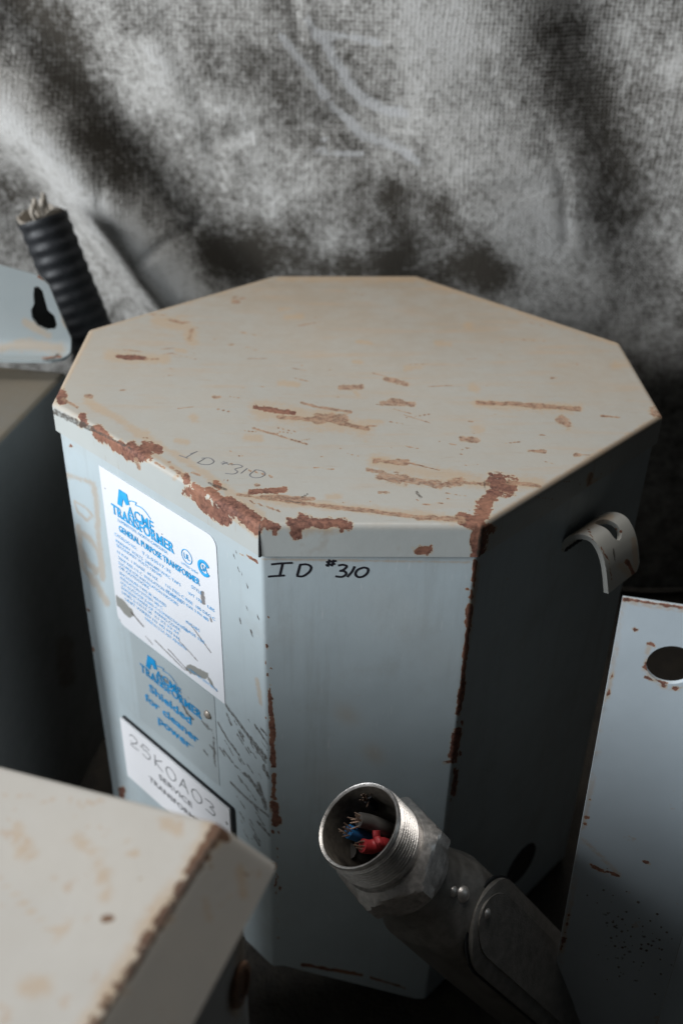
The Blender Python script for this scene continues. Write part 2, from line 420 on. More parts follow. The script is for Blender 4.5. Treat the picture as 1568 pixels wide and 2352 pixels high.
TONES = [  # pixel polyline, radius, amount
 ([(-60, 180), (60, 300), (180, 420), (300, 540), (420, 660)], 70, .55),  # fold ridge: pale smears, with its light painted in as well
 ([(60, -40), (130, 120), (210, 300), (270, 380)], 75, -.55),  # fold valley: shade painted into the cloth colour
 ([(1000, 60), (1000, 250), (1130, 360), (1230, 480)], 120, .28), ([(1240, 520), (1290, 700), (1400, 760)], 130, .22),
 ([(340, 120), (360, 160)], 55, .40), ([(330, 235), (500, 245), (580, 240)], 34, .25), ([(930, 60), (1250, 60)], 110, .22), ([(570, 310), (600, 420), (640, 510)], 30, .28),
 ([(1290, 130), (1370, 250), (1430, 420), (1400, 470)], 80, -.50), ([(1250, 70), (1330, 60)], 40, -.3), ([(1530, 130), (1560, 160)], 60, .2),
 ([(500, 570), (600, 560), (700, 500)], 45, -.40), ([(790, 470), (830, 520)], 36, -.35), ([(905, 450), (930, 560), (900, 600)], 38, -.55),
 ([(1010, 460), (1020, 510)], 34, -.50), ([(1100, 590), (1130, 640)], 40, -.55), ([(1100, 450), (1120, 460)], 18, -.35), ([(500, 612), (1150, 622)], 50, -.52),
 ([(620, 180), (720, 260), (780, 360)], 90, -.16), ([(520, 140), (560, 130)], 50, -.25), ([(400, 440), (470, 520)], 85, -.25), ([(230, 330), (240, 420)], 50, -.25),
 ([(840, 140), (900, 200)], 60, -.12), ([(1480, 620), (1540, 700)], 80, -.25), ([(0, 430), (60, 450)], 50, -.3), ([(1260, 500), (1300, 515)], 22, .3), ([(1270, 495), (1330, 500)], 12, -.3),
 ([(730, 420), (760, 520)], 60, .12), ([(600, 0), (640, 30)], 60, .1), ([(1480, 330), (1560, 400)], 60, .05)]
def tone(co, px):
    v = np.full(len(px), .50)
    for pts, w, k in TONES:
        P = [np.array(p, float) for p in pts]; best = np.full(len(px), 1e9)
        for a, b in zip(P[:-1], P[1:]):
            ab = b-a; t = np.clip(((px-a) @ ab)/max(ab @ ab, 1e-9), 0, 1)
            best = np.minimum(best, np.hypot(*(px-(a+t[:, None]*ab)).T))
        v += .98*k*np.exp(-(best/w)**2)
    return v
def weavef(co, px):
    d = px-np.array((1300, 200)); return .35+.75*np.exp(-(d[:, 0]/480)**2-(d[:, 1]/520)**2)
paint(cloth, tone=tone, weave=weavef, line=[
 ([(640, 80), (662, 105), (690, 135), (722, 172), (740, 215), (770, 250), (800, 275), (820, 300), (838, 315), (885, 325), (920, 342), (960, 372)], 10),
 ([(705, 50), (745, 95), (765, 130), (790, 170), (810, 205), (840, 232), (880, 248), (925, 260)], 13), ([(740, 76), (800, 82), (870, 98)], 8),
 ([(722, 345), (770, 350), (830, 353)], 6), ([(732, 319), (760, 315)], 5)])

# ------------------------------------------------------------------ octagonal transformer
PX8 = [(594, 1206), (1108, 1208), (1523, 954), (1424, 786), (957, 632), (628, 632), (203, 756), (118, 924)]
OCT = [onz(*p)[:2] for p in PX8]                               # front-left, front-right, then round the back
def octring(z, off, rad, step=None, zoff=None):
    """octagon ring moved outwards by off, corners rounded with rad; constant number of points"""
    n = 8; L = []
    for i in range(n):
        a, b = OCT[i], OCT[(i+1) % n]; t = unit(b-a); nn = np.array([t[1], -t[0]]); L.append((a+nn*off, t))
    C = []
    for i in range(n):
        (a, t), (b, s) = L[i-1], L[i]
        k = np.linalg.solve(np.array([t, -s]).T, b-a); C.append(a+t*k[0])
    out = []
    for i in range(n):
        t, s = L[i-1][1], L[i][1]; ang = math.acos(np.clip(t @ s, -1, 1)); tl = rad*math.tan(ang/2)
        A = C[i]-t*tl; nn = np.array([t[1], -t[0]]); cen = A-nn*rad
        for k in range(7):
            th = ang*k/6; out.append(cen+rad*(math.cos(th)*nn+math.sin(th)*t))
        B0 = out[-1]; s2 = L[(i+1) % n]; a2 = math.acos(np.clip(s @ s2[1], -1, 1)); B1 = C[(i+1) % n]-s*rad*math.tan(a2/2)
        m = NSEG[i]
        for k in range(1, m): out.append(B0+(B1-B0)*k/m)
    return [np.array([p[0], p[1], z]) for p in out]
NSEG = [95, 140, 30, 40, 30, 40, 60, 175]
LIP = .0182
tr = thing('transformer', (0, 0, 0), 'octagonal grey steel transformer with rust-chipped lid and blue-printed label, at the centre', 'transformer')
mb = MB()
outer = octring(H, -.0028, .003)
cen = np.array([0, 0, H])
rings = []
for k in range(1, 131):
    fr = k/130; rings.append([cen+(p-cen)*fr for p in outer])
for th in np.linspace(0, math.pi/2, 6)[1:]:
    rings.append(octring(H-.0028*(1-math.cos(th)), -.0028+.0028*math.sin(th), .003))
nl = 16
for k in range(1, nl+1): rings.append(octring(H-.0028-(LIP-.0028)*k/nl, 0, .003))
rings.append(octring(H-LIP, -.0013, .003)); rings.append(octring(H-.004, -.0013, .003))
loft(mb, rings); n0 = len(rings[0]); mb.add([cen]+rings[0], [(0, i+1, (i+1) % n0+1) for i in range(n0)])
lid = mb.build('lid', M_LID, tr, angle=35)
me = lid.data
bm = bmesh.new(); bm.from_mesh(me); bmesh.ops.remove_doubles(bm, verts=bm.verts[:], dist=1e-6); bmesh.ops.recalc_face_normals(bm, faces=bm.faces[:]); bm.to_mesh(me); bm.free()
# slight dishing of the sheet
co = np.empty(len(me.vertices)*3); me.vertices.foreach_get('co', co); co = co.reshape(-1, 3)
rr = np.hypot(co[:, 0], co[:, 1]); top = co[:, 2] > H-.0005
co[top, 2] += (-.0012*np.clip(1-(rr[top]/.16)**2, 0, 1)+.0005*np.sin(co[top, 0]*28+1)*np.sin(co[top, 1]*23)*np.clip(1-(rr[top]/.17), 0, 1)*3)
me.vertices.foreach_set('co', co.ravel()); me.update()
me.polygons.foreach_set('use_smooth', [True]*len(me.polygons)); me.set_sharp_from_angle(angle=math.radians(35))

def cz(pts, s, ox, oy): return [((x/s+ox)/1.7417, (y/s+oy)/1.7417) for x, y in pts]
RT_ = []
def R(pts, w): RT_.append((pts, w))
R([(585, 935), (625, 942), (675, 948)], 3.6); R([(692, 925), (740, 937), (805, 946)], 2.2); R([(640, 957), (700, 962), (755, 966)], 3); R([(730, 960), (790, 962)], 8); R([(760, 967), (845, 985)], 3)
R([(580, 983), (640, 1000), (705, 1020)], 1.8); R([(782, 891), (830, 888)], 4); R([(875, 926), (950, 928)], 3.6); R([(893, 920), (920, 922)], 4); R([(885, 870), (935, 882)], 3.5)
R([(1095, 925), (1190, 928)], 3); R([(1190, 930), (1330, 938)], 3.6); R([(1288, 962), (1305, 978)], 7); R([(1058, 1008), (1095, 1010)], 4.5); R([(1212, 1035), (1250, 1037)], 2.8)
R([(860, 1058), (935, 1062)], 4); R([(935, 1062), (1010, 1080)], 1.5); R([(843, 1079), (880, 1085)], 3.2); R([(875, 1093), (930, 1104)], 8); R([(930, 1104), (1012, 1113)], 5.5)
R([(1012, 1114), (1060, 1107)], 6.5); R([(1060, 1108), (1120, 1112)], 3); R([(1135, 1108), (1168, 1118)], 13); R([(1135, 1130), (1118, 1155)], 10); R([(1112, 1160), (1102, 1195)], 11); R([(1165, 1108), (1240, 1116)], 3)
R([(870, 1130), (893, 1131)], 2.6); R([(575, 1131), (655, 1124)], 4); R([(545, 1136), (720, 1160)], 2.4); R([(600, 1139), (720, 1147)], 3); R([(690, 1155), (840, 1172)], 3.2); R([(840, 1172), (960, 1188)], 2.6)
R([(960, 1188), (1060, 1194)], 4.4); R([(1060, 1193), (1098, 1200)], 9); R([(1105, 1215), (1098, 1275)], 10); R([(1356, 1090), (1352, 1120)], 4)
R([(1380, 955), (1420, 958)], 2); R([(1500, 945), (1520, 952)], 7); R([(440, 757), (436, 780)], 3); R([(378, 733), (430, 742)], 2); R([(270, 818), (330, 822)], 3.6); R([(335, 824), (365, 825)], 2); R([(535, 691), (545, 693)], 3)
R([(490, 911), (505, 912)], 3); R([(196, 908), (210, 911)], 3); R([(525, 790), (535, 791)], 2.5); R([(905, 870), (930, 880)], 2); R([(960, 1265), (985, 1262)], 8); R([(440, 1085), (460, 1092)], 2); R([(1320, 1045), (1330, 1045)], 3)
for pts, w in [([(70, 110), (75, 160)], 26), ([(80, 150), (170, 200)], 8), ([(205, 262), (205, 305)], 22), ([(300, 350), (380, 420), (440, 465)], 28), ([(430, 440), (500, 500)], 30), ([(510, 460), (560, 500), (600, 505)], 36),
               ([(600, 440), (680, 465)], 22), ([(540, 530), (562, 590)], 9), ([(660, 550), (720, 582)], 7), ([(760, 580), (830, 625)], 9), ([(845, 640), (870, 680)], 22), ([(870, 720), (950, 800), (1050, 880), (1100, 905)], 30),
               ([(900, 690), (960, 740)], 20), ([(1000, 720), (1060, 775), (1100, 840)], 24), ([(1130, 830), (1200, 865), (1280, 930)], 42), ([(1270, 950), (1300, 975)], 26), ([(1035, 685), (1060, 695)], 20),
               ([(745, 545), (755, 545)], 7), ([(1290, 690), (1310, 690)], 9), ([(1110, 910), (1100, 930)], 7), ([(1250, 790), (1450, 860)], 5)]:
    RT_.append((cz(pts, 1.568, 200, 1500), w/1.568/1.7417*.78))
for pts, w in [([(20, 80), (90, 120), (160, 175)], 30), ([(210, 190), (280, 210)], 22), ([(255, 215), (262, 240)], 12), ([(372, 210), (372, 245)], 26), ([(400, 160), (450, 185), (560, 190), (640, 195)], 24), ([(340, 180), (420, 200)], 20), ([(615, 190), (610, 222)], 16), ([(1335, 190), (1385, 215)], 22)]:
    RT_.append((cz(pts, 1.3067, 900, 1950), w/1.3067/1.7417*.75))
for _ in range(60):                                             # small pits scattered over the sheet
    x, y = rng.uniform(220, 1450), rng.uniform(660, 1180)
    if rng.random() < .5: x = rng.uniform(450, 1300); y = rng.uniform(880, 1180)
    l = rng.uniform(0, 14)*(1 if rng.random() < .5 else .2); RT_.append(([(x, y), (x+l, y+l*.1)], rng.uniform(.7, 1.4)))
RT_ = [(p, w*1.45 if w > 2 else w*1.15) for p, w in RT_]
def heavy(p, w): return min(q[1] for q in p) > 1188 or p[0][0] < 640 and w > 5 or (p[0][0] > 1085 and p[0][1] > 1100 and w > 12)
SCF = [(p, w*.85) for p, w in RT_ if not heavy(p, w)]; RT_ = [(p, w) for p, w in RT_ if heavy(p, w)]
STN = [([(360, 735), (430, 750), (440, 780)], 18), ([(590, 940), (840, 985)], 22), ([(860, 1060), (1120, 1110), (1240, 1110)], 18), ([(1095, 928), (1330, 938)], 12), ([(560, 1140), (1060, 1195)], 12), ([(680, 1215), (760, 1210)], 16),
       ([(250, 815), (380, 825)], 14), ([(200, 920), (330, 1000), (430, 1060), (600, 1180)], 10), ([(640, 640), (950, 640)], 8), ([(960, 640), (1420, 790)], 7), ([(1425, 790), (1520, 950)], 7), ([(1520, 955), (1130, 1190)], 8), ([(210, 757), (125, 920)], 8), ([(210, 757), (620, 636)], 6),
       ([(330, 1030), (420, 1085), (400, 1100)], 6), ([(520, 1130), (540, 1190), (590, 1230)], 7)]
DRT = [([(596, 1205), (596, 1272)], 1.8), ([(1112, 1105), (1113, 1122)], 2), ([(655, 1150), (690, 1155)], 1.6), ([(690, 1143), (708, 1134)], 1.6), ([(956, 1130), (966, 1142)], 3.2), ([(125, 945), (160, 962), (210, 985)], 6), ([(150, 955), (300, 1030)], 3),
       ([(1107, 1210), (1098, 1275)], 5), ([(480, 1110), (520, 1125)], 3), ([(1165, 1108), (1163, 1112)], 1.5)]
def dustf(co, px):
    t = np.clip((co[:, 2]-(H-.0030))/.0008, 0, 1)
    return t*np.clip(.66+1.7*co[:, 1]+.5*co[:, 0], .3, 1.15)
for _ in range(70):                                             # fine random scratches
    x, y, a_ = rng.uniform(260, 1440), rng.uniform(670, 1170), rng.uniform(-.5, .9)
    l = rng.uniform(8, 60); SCF.append(([(x, y), (x+l, y+l*.35*a_)], rng.uniform(.45, .9)))
for _ in range(22): x, y = rng.uniform(300, 1450), rng.uniform(680, 1170); STN.append(([(x, y), (x+rng.uniform(5, 50), y+rng.uniform(-3, 6))], rng.uniform(4, 12)))
paint(lid, scuff=SCF, rust=RT_, stain=STN, dirt=DRT, dust=dustf)

mb = MB(); sc_ = octring(H-.01, .0001, .003)[3]; dn = unit(np.array([sc_[0], sc_[1], 0]))
tube(mb, [(sc_[0], sc_[1], H-.0035), (sc_[0], sc_[1], H-.010), (sc_[0], sc_[1], H-LIP-.0002)], [.0003, .0006, .0008], 6)
mb.build('corner_seam', M_HOLE, lid)

# body: open-bottomed octagonal shell
zt = H-.010
def body_bottom(x, y, left=.048, right=.008):
    return left+(right-left)*np.clip((x+.045)/.09, 0, 1) if y < -.05 else .012
mb = MB(); RB = octring(zt, -.0022, .0035); m = 210; rings = []
for k in range(m+1):
    rings.append([np.array([p[0], p[1], zt+(body_bottom(p[0], p[1])-zt)*k/m]) for p in RB])
RI = octring(zt, -.0038, .0025)
for k in (m, 0): rings.append([np.array([p[0], p[1], zt+(body_bottom(p[0], p[1])-zt)*k/m]) for p in RI])
rings.append([p for p in octring(zt+.004, -.0038, .0025)])
loft(mb, rings)
body = mb.build('body', M_BODY, tr, angle=35)
RB_ = [([(1090, 1290), (1087, 1335)], 4.5), ([(1078, 1350), (1065, 1356)], 2), ([(1078, 1395), (1075, 1435)], 7.5), ([(1075, 1440), (1068, 1500), (1062, 1560)], 4.5), ([(1063, 1565), (1052, 1640)], 6), ([(1050, 1680), (1040, 1735)], 8.5), ([(1040, 1750), (1018, 1752)], 3.5), ([(1046, 1770), (1042, 1825)], 5.5),
       ([(618, 1585), (622, 1640)], 3.6), ([(624, 1650), (626, 1690)], 6), ([(625, 1700), (628, 1760)], 5), ([(629, 1780), (628, 1830)], 4), ([(630, 1850), (634, 1888)], 9), ([(628, 1988), (628, 1994)], 6), ([(645, 1890), (640, 1875)], 4),
       ([(280, 1815), (282, 1830)], 6), ([(693, 2216), (830, 2240)], 3.5), ([(850, 2246), (930, 2270)], 2), ([(550, 1270), (590, 1290)], 2), ([(163, 1024)], 4), ([(212, 1488), (215, 1492)], 3), ([(1165, 1330)], 3), ([(200, 1400), (205, 1403)], 2)]
for _ in range(45): t = rng.uniform(0, 1); x = 614+24*t+rng.normal(0, 4); y = 1380+780*t; RB_.append(([(x, y), (x+rng.uniform(-2, 2), y+rng.uniform(0, 7))], rng.uniform(1.2, 2.6)))
for _ in range(50): t = rng.uniform(0, 1); x = 1090-52*t+rng.normal(0, 3); y = 1290+560*t; RB_.append(([(x, y), (x, y+rng.uniform(0, 8))], rng.uniform(1.2, 2.6)))
TAPE = [([(152, 1090), (180, 1098), (215, 1110), (222, 1160), (228, 1250), (236, 1330)], 7), ([(205, 1320), (225, 1350), (245, 1385)], 9), ([(170, 1150), (200, 1168), (212, 1185), (200, 1195), (178, 1175), (170, 1150)], 3.5),
        ([(185, 1225), (205, 1235), (228, 1270), (235, 1300), (222, 1315), (200, 1290), (185, 1255), (185, 1225)], 7), ([(178, 1210), (190, 1300), (215, 1345)], 6), ([(330, 1055), (560, 1230)], 4), ([(600, 1285), (1080, 1290)], 2.5), ([(590, 1560), (600, 1620)], 5), ([(1095, 1300), (1070, 1500)], 7)]
SCR = []
def scr(pts, w): SCR.append((cz(pts, 1.96, 350, 2400), w))
for pts, w in [([(1080, 820), (1200, 980), (1290, 1110), (1400, 1280)], 2.6), ([(1020, 960), (1100, 1100), (1190, 1220)], 1.8), ([(1120, 1430), (1250, 1560), (1420, 1700)], 2.4), ([(1310, 980), (1410, 1130)], 2.2), ([(1060, 1170), (1140, 1280)], 1.8), ([(1230, 1360), (1300, 1440), (1400, 1600)], 3.2),
               ([(1270, 1080), (1400, 1240)], 4), ([(1340, 1440), (1400, 1640)], 4), ([(1380, 1300), (1420, 1400)], 3.4), ([(1300, 1850), (1350, 1930)], 2.2), ([(1330, 1740), (1430, 1850)], 2.4), ([(1350, 2090), (1410, 2130)], 2.4), ([(870, 990), (1000, 1230)], 2), ([(975, 780), (985, 1230)], 1.4), ([(950, 1050), (1000, 1130)], 2.5),
               ([(1190, 130), (1205, 200)], 1.6), ([(1280, 240), (1295, 290)], 1.6), ([(1090, 890), (1130, 990)], 2), ([(900, 780), (980, 900)], 2), ([(1180, 1380), (1230, 1450)], 1.6), ([(1150, 1300), (1260, 1400)], 1.5), ([(420, 350), (520, 430), (700, 560), (860, 700)], 2.6), ([(700, 620), (740, 720)], 1.8), ([(1350, 1000), (1405, 1060)], 2)]: scr(pts, w)
for _ in range(70):
    x = rng.uniform(1020, 1400); y = rng.uniform(900, 1900); l = rng.uniform(20, 90)
    if x > 1130+(y-1300)*.15 or rng.random() < .3: scr([(x, y), (x+l*.62, y+l)], rng.uniform(.7, 1.5))
for x, y in [(535, 1270), (545, 1300), (553, 1310), (566, 1340), (540, 1262), (565, 1390), (590, 1410)]: SCR.append(([(x, y), (x+4, y+13)], 1.2))
def bdust(co, px):
    v = np.clip((co[:, 2]-(H-.030))/.02, 0, 1)*.25
    for x, y, r, k in [(795, 1640, 26, .5), (858, 1732, 24, .55), (760, 1800, 50, .2), (1000, 1500, 60, .12), (900, 1400, 90, .12), (420, 1700, 60, .15)]:
        v = np.maximum(v, k*np.exp(-((px[:, 0]-x-(px[:, 1]-y)*.4)/r)**2-((px[:, 1]-y)/r)**2))
    return v
paint(body, rust=RB_, stain=TAPE, dirt=SCR, dust=bdust)

# left-front face frame
V7 = np.array([*OCT[7], 0]); V0 = np.array([*OCT[0], 0]); LU = unit(V0-V7); LN = np.cross(LU, [0, 0, 1.]); LZ = np.array([0, 0, 1.])
def lf(u, z, d=0.): return V7+LU*u/1000+LZ*z/1000+LN*(-.0022+d)
def rrect(u0, u1, z0, z1, rad):
    out = []
    for (cx, cy, q), r in zip([(u1, z1, 0), (u0, z1, 1), (u0, z0, 2), (u1, z0, 3)], rad):
        sx = 1 if q in (0, 3) else -1; sy = 1 if q in (0, 1) else -1
        if r <= 0: out.append((cx, cy)); continue
        for k in range(6):
            th = math.pi/2*(q+k/5); out.append((cx-sx*r+r*math.cos(th), cy-sy*r+r*math.sin(th)))
    return out
mb = MB(); sheet(rrect(40.5, 145.3, 259.8, 374, (6, 0, 7, .6)), [], 1.1, lambda a, b, t: lf(a, b, .0004-t), .0003, mb)
nameplate = mb.build('nameplate_label', M_LABEL, tr, smooth=False)
paint(nameplate, torn=[([(262, 1374), (280, 1388), (298, 1410)], 9), ([(435, 1535), (470, 1552)], 8.5), ([(480, 1560), (487, 1572)], 3)],
      dirt=[([(464, 1362), (468, 1385)], 4.5), ([(410, 1470), (455, 1520)], 1.1), ([(355, 1470), (425, 1540)], 1.3), ([(438, 1435), (485, 1500)], 1.2), ([(333, 1460), (350, 1480)], 1.0), ([(385, 1490), (440, 1550)], 1.1),
            ([(240, 1120), (242, 1124)], 1.5), ([(483, 1420), (486, 1428)], 1.6), ([(372, 1227)], 1.8), ([(225, 1076)], 2), ([(485, 1570), (500, 1590)], 1.2), ([(228, 1085), (262, 1375)], 1.2), ([(330, 1440), (300, 1405)], 1.6), ([(260, 1395), (292, 1455), (420, 1545), (505, 1612)], 1.0)])
mb = MB(); e = .0007
def T(s, u, z, h, w=None, bold=.0, mat=0): text(mb, s, lf(u, z, e), LU, LZ, h/1000, None if w is None else w/1000, bold, 1, mat)
def bigA(u, z, k, mat=0):
    P = [(0, 0), (4.2, 14.5), (14, 14.5), (16, 6.0), (11.5, 4.0), (8.6, 8.0), (7.0, 4.0), (5.6, -.5)]
    mb.add([lf(u+a*k, z+b*k, e) for a, b in P], [tuple(range(8))], mat)
def swoosh(u, z, k):
    pts = [lf(u+a*k, z+b*k, e) for a, b in [(13, 6.6), (17, 8.6), (23, 10), (22, 7.8), (28, 8.6), (33, 7.4), (38, 4)]]
    tube(mb, smooth_path(pts, 4), [.0003*k]*3+[.0004*k]*22, 6, (LN, .3)) if False else tube(mb, smooth_path(pts, 4), .00035*k, 6, (LN, .3))
def serif_word(s, u, z, h, w, bold):
    """wide slab letters: plain letters plus foot and head serifs"""
    T(s, u, z, h, w, bold)
    n = len(s)
    for i, ch in enumerate(s):
        x = u+w*(i+.5)/n; q = w/n*.40
        if ch in 'TFPRNAMEIK':
            for dx in ((-q*.55, q*.55) if ch in 'RNAMK' else ((0,) if ch in 'TI' else (-q*.5,))):
                a, b2 = x+dx-q*.42, x+dx+q*.42
                mb.add([lf(a, z, e*1.05), lf(b2, z, e*1.05), lf(b2, z+h*.13, e*1.05), lf(a, z+h*.13, e*1.05)], [(0, 1, 2, 3)])
bigA(56, 355.0, .78); serif_word('TRANSFORMER', 49.2, 346.0, 6.6, 59, .022); serif_word('ACME', 65.5, 352.2, 6.4, 25, .012); swoosh(56, 356, .85)
T('LUMBERTON, NORTH CAROLINA', 54.5, 342.4, 2.1, 47); T('GENERAL PURPOSE TRANSFORMER', 54.5, 335.6, 4.3, 75, .02)
for s, u, z, w in [('CATALOG NO.', 49, 330, 22), ('T-2-53517-3S', 76, 330, 27), ('STYLE', 121.5, 330, 9), ('PRIMARY VOLTS  240X480 W/FC TAPS', 49.5, 325.5, 62), ('WT 178', 118, 324, 12), ('LBS', 135, 324, 6),
                   ('SECONDARY VOLTS 120/240', 49.5, 322.4, 44), ('15 KVA  1 PHASE  60 HZ', 49.5, 317.6, 40), ('115 DEG C RISE  180 DEG C', 97, 318.0, 44), ('TEMP RISE 115 C  INSULATION CLASS 200', 49.5, 313.4, 62), ('STANDARD KVA 3 PH 480', 97, 314.2, 38),
                   ('SUITABLE FOR INSTALLATION INDOORS', 49.5, 309.6, 58), ('OR OUTDOORS', 49.5, 306.4, 30), ('ENCLOSURE TYPE 3R VENTED', 49.5, 302.0, 46), ('INCHES', 114, 301.4, 12), ('INSULATION SYSTEM 180 C', 49.5, 298.4, 42), ('CLASS 185', 110, 295.2, 20),
                   ('FOR OUTDOOR Z-0001-C CONNECTIONS SEE', 49.5, 294.6, 66), ('DIAGRAM INSIDE OF WIRING COVER', 49.5, 291.0, 58), ('LINES 2-13517-3S  X1 X2 X3 X4', 49.5, 287.4, 56), ('UNIT WIRED H1 H2 H3 H4', 52, 283.6, 54), ('MADE IN U.S.A. PAT. PENDING', 72, 279.8, 40)]:
    T(s, u, z, 2.3 if z > 328 else 2.1, w, .0, 1)
T('-- PART NO. 53517 REV B', 112, 265.5, 1.8, 27, .0)
def ringm(u, z, r, w, sx=1.0): tube(mb, [lf(u+sx*r*math.cos(t), z+r*math.sin(t), e) for t in np.linspace(0, 2*math.pi, 33)], w/2000, 6, (LN, .3), caps=False)
ringm(119.4, 349.8, 4.4, .5); T('UL', 116.8, 348.0, 3.6, 5, .01); T('LISTED 568H', 114, 342.6, 1.5, 14)
pts = [(134+4.2*math.cos(t), 349.6+4.2*math.sin(t)) for t in np.linspace(.5, 2*math.pi-.5, 26)]
tube(mb, [lf(a, b, e) for a, b in pts], .0011, 6, (LN, .2)); T('SA', 132.2, 347.6, 4.0, 4.6, .02)
mb.build('label_print', [M_BLUE, M_PALE], nameplate, smooth=False)

mb = MB(); sheet(rrect(52, 135.3, 184, 258.5, (1, 1, 1, 1)), [], 2.5, lambda a, b, t: lf(a, b, .0003-t), .00025, mb)
sticker = mb.build('slogan_sticker', painted('sticker_film', (.38, .43, .445), .34), tr, smooth=False)
paint(sticker, dirt=[([(x+dx, y), (x+dx+22, y+34)], 1.0) for x, y, dx in [(430, 1600, 0), (452, 1640, 2), (470, 1665, 5), (440, 1540, 0), (475, 1700, 0), (462, 1720, 4), (400, 1560, -6)]]+[([(365, 1550), (400, 1580), (430, 1640), (445, 1655)], 2.4), ([(488, 1610), (493, 1760)], 1.3)]+SCR[:6])
mb = MB(); e = .0006
bigA(67, 239.5, .78); serif_word('TRANSFORMER', 60.2, 231.6, 6.4, 62, .022); serif_word('ACME', 77, 237.6, 6.2, 26, .012); swoosh(67, 241, .85)
T('Shielded', 68, 219.4, 6.4, 43, .022); T('for cleaner', 62, 207.6, 6.4, 55, .022); T('power', 74.3, 196.4, 6.6, 34, .022); T('TM', 109, 200, 1.4, 2.2)
mb.build('sticker_print', M_BLUE2, sticker, smooth=False)

mb = MB()
TG = lambda a, b, t: lf(a, b+ (a-31)*.018, .0032-t)
sheet(rrect(31.3, 147.3, 116, 172.5, (1, 1, 1, 1)), [], 2.5, TG, .0012, mb)
tag = mb.build('service_tag', M_TAG, tr, smooth=False)
paint(tag, dirt=[([(300, 1700), (303, 1706)], 2), ([(322, 1712), (325, 1716)], 1.5), ([(520, 1890), (525, 1900)], 2)], torn=0.)
mb = MB(); sheet(rrect(31.8, 148.7, 115, 173.3, (1, 1, 1, 1)), [], 6, lambda a, b, t: lf(a, b+(a-31)*.018, .0019-t), .0018, mb)
mb.build('tag_backing', M_BLACK, tag, smooth=False)
mb = MB(); e = .0034
T('SERVICE', 72.5, 144.8, 5.0, 36, .012); T('TRANSFORMER', 60, 133.2, 5.0, 60, .012)
mb.build('tag_print', M_GREY, tag, smooth=False)
mb = MB()
HW = {'2': [[(0, 8), (2, 10), (5, 9), (5, 6), (0, 0), (6, .5)]], '5': [[(6, 10), (1, 10), (1, 6), (4, 6.5), (6, 4), (4, 0), (0, .5)]], 'K': [[(1, 10), (.5, 0)], [(6, 9.5), (1, 4), (6, 0)]],
      '0': [[(3, 10), (.6, 8), (0, 4), (1.6, .4), (4, 0), (6.2, 3), (6, 7.5), (3, 10)]], 'A': [[(0, 0), (3.2, 10)], [(3.2, 10), (6, 0)], [(1.4, 4), (5, 4)]], '3': [[(0, 9.5), (4, 10), (5.5, 8), (3, 5.6), (6, 4), (5, .6), (0, .3)]]}
x = 41.5
for ch in '25K0A03':
    for st in HW[ch]:
        pts = [lf(x+a*1.55, 154.5+b*1.05+(x-31)*.018, .0034) for a, b in st]; tube(mb, smooth_path(pts, 5), .00042, 6, (LN, .25))
    x += 13.6
mb.build('tag_handwriting', M_GREY, tag)
mb = MB(); lathe(mb, lf(128.4, 240.2, .0001), LN, [(0, .0030), (.0010, .0029), (.0018, .0020), (.0022, .0004)], 20, cap1=True); mb.build('rivet', M_RIVET, tr)

# marker writing on the front face
F0 = np.array([*OCT[0], 0]); F1 = np.array([*OCT[1], 0]); FU = unit(F1-F0); FN = np.cross(FU, [0, 0, 1.])
pf = F0-FN*.0022
def ff(x, y, d=.0001): return on(x, y, pf, FN)+FN*d
def wr(c): return [ff(*p) for p in cz(c, 1.3067, 900, 1950)]
mb = MB()
WRT = [[(240, 402), (290, 397), (352, 394)], [(300, 398), (285, 462)], [(224, 466), (260, 463), (310, 460)], [(392, 402), (376, 460)], [(372, 462), (405, 464), (440, 440), (448, 415), (425, 402), (388, 404)],
       [(545, 376), (535, 414)], [(568, 378), (556, 412)], [(527, 390), (580, 384)], [(524, 406), (574, 399)],
       [(590, 408), (615, 404), (634, 412), (618, 430), (600, 436), (622, 438), (632, 452), (610, 467), (576, 464)], [(676, 412), (662, 440), (637, 468)], [(722, 418), (692, 430), (680, 452), (694, 468), (722, 464), (744, 444), (744, 424), (722, 418)]]
for i, st in enumerate(WRT): tube(mb, smooth_path(wr(st), 5), .00062 if i not in (5, 6, 7, 8) else .0006, 8, (FN, .12+.01*(i % 4)))
mb.build('marker_writing', M_INK, body)
mb = MB()
OLD = [[(880, 500), (925, 484)], [(905, 492), (850, 524)], [(810, 510), (862, 528)], [(972, 528), (925, 556)], [(950, 527), (1000, 526), (1027, 548), (1000, 566), (955, 566), (922, 556)], [(1070, 556), (1110, 560)], [(1085, 546), (1120, 566)], [(1078, 566), (1112, 552)],
       [(1135, 568), (1180, 566), (1205, 580), (1160, 594), (1175, 612), (1150, 626), (1098, 622)], [(1235, 590), (1196, 622)], [(1290, 598), (1330, 606), (1348, 626), (1320, 646), (1275, 648), (1252, 630), (1290, 598)]]
for i, st in enumerate(OLD): tube(mb, smooth_path([onz(*p, H-.0006) for p in cz(st, 1.568, 200, 1500)], 5), .00042, 6, (LZ, .5))
old = mb.build('faded_writing', M_INKOLD, lid)
# settle the faded strokes on the dished sheet
from mathutils.bvhtree import BVHTree
bm = bmesh.new(); bm.from_mesh(lid.data); bv = BVHTree.FromBMesh(bm)
ov = old.data.vertices
for v in ov:
    h = bv.ray_cast(Vector((v.co.x, v.co.y, 1)), Vector((0, 0, -1)))[0]
    if h: v.co.z = h.z+(.00012 if v.co.z > H-.0006 else .00002)
bm.free()

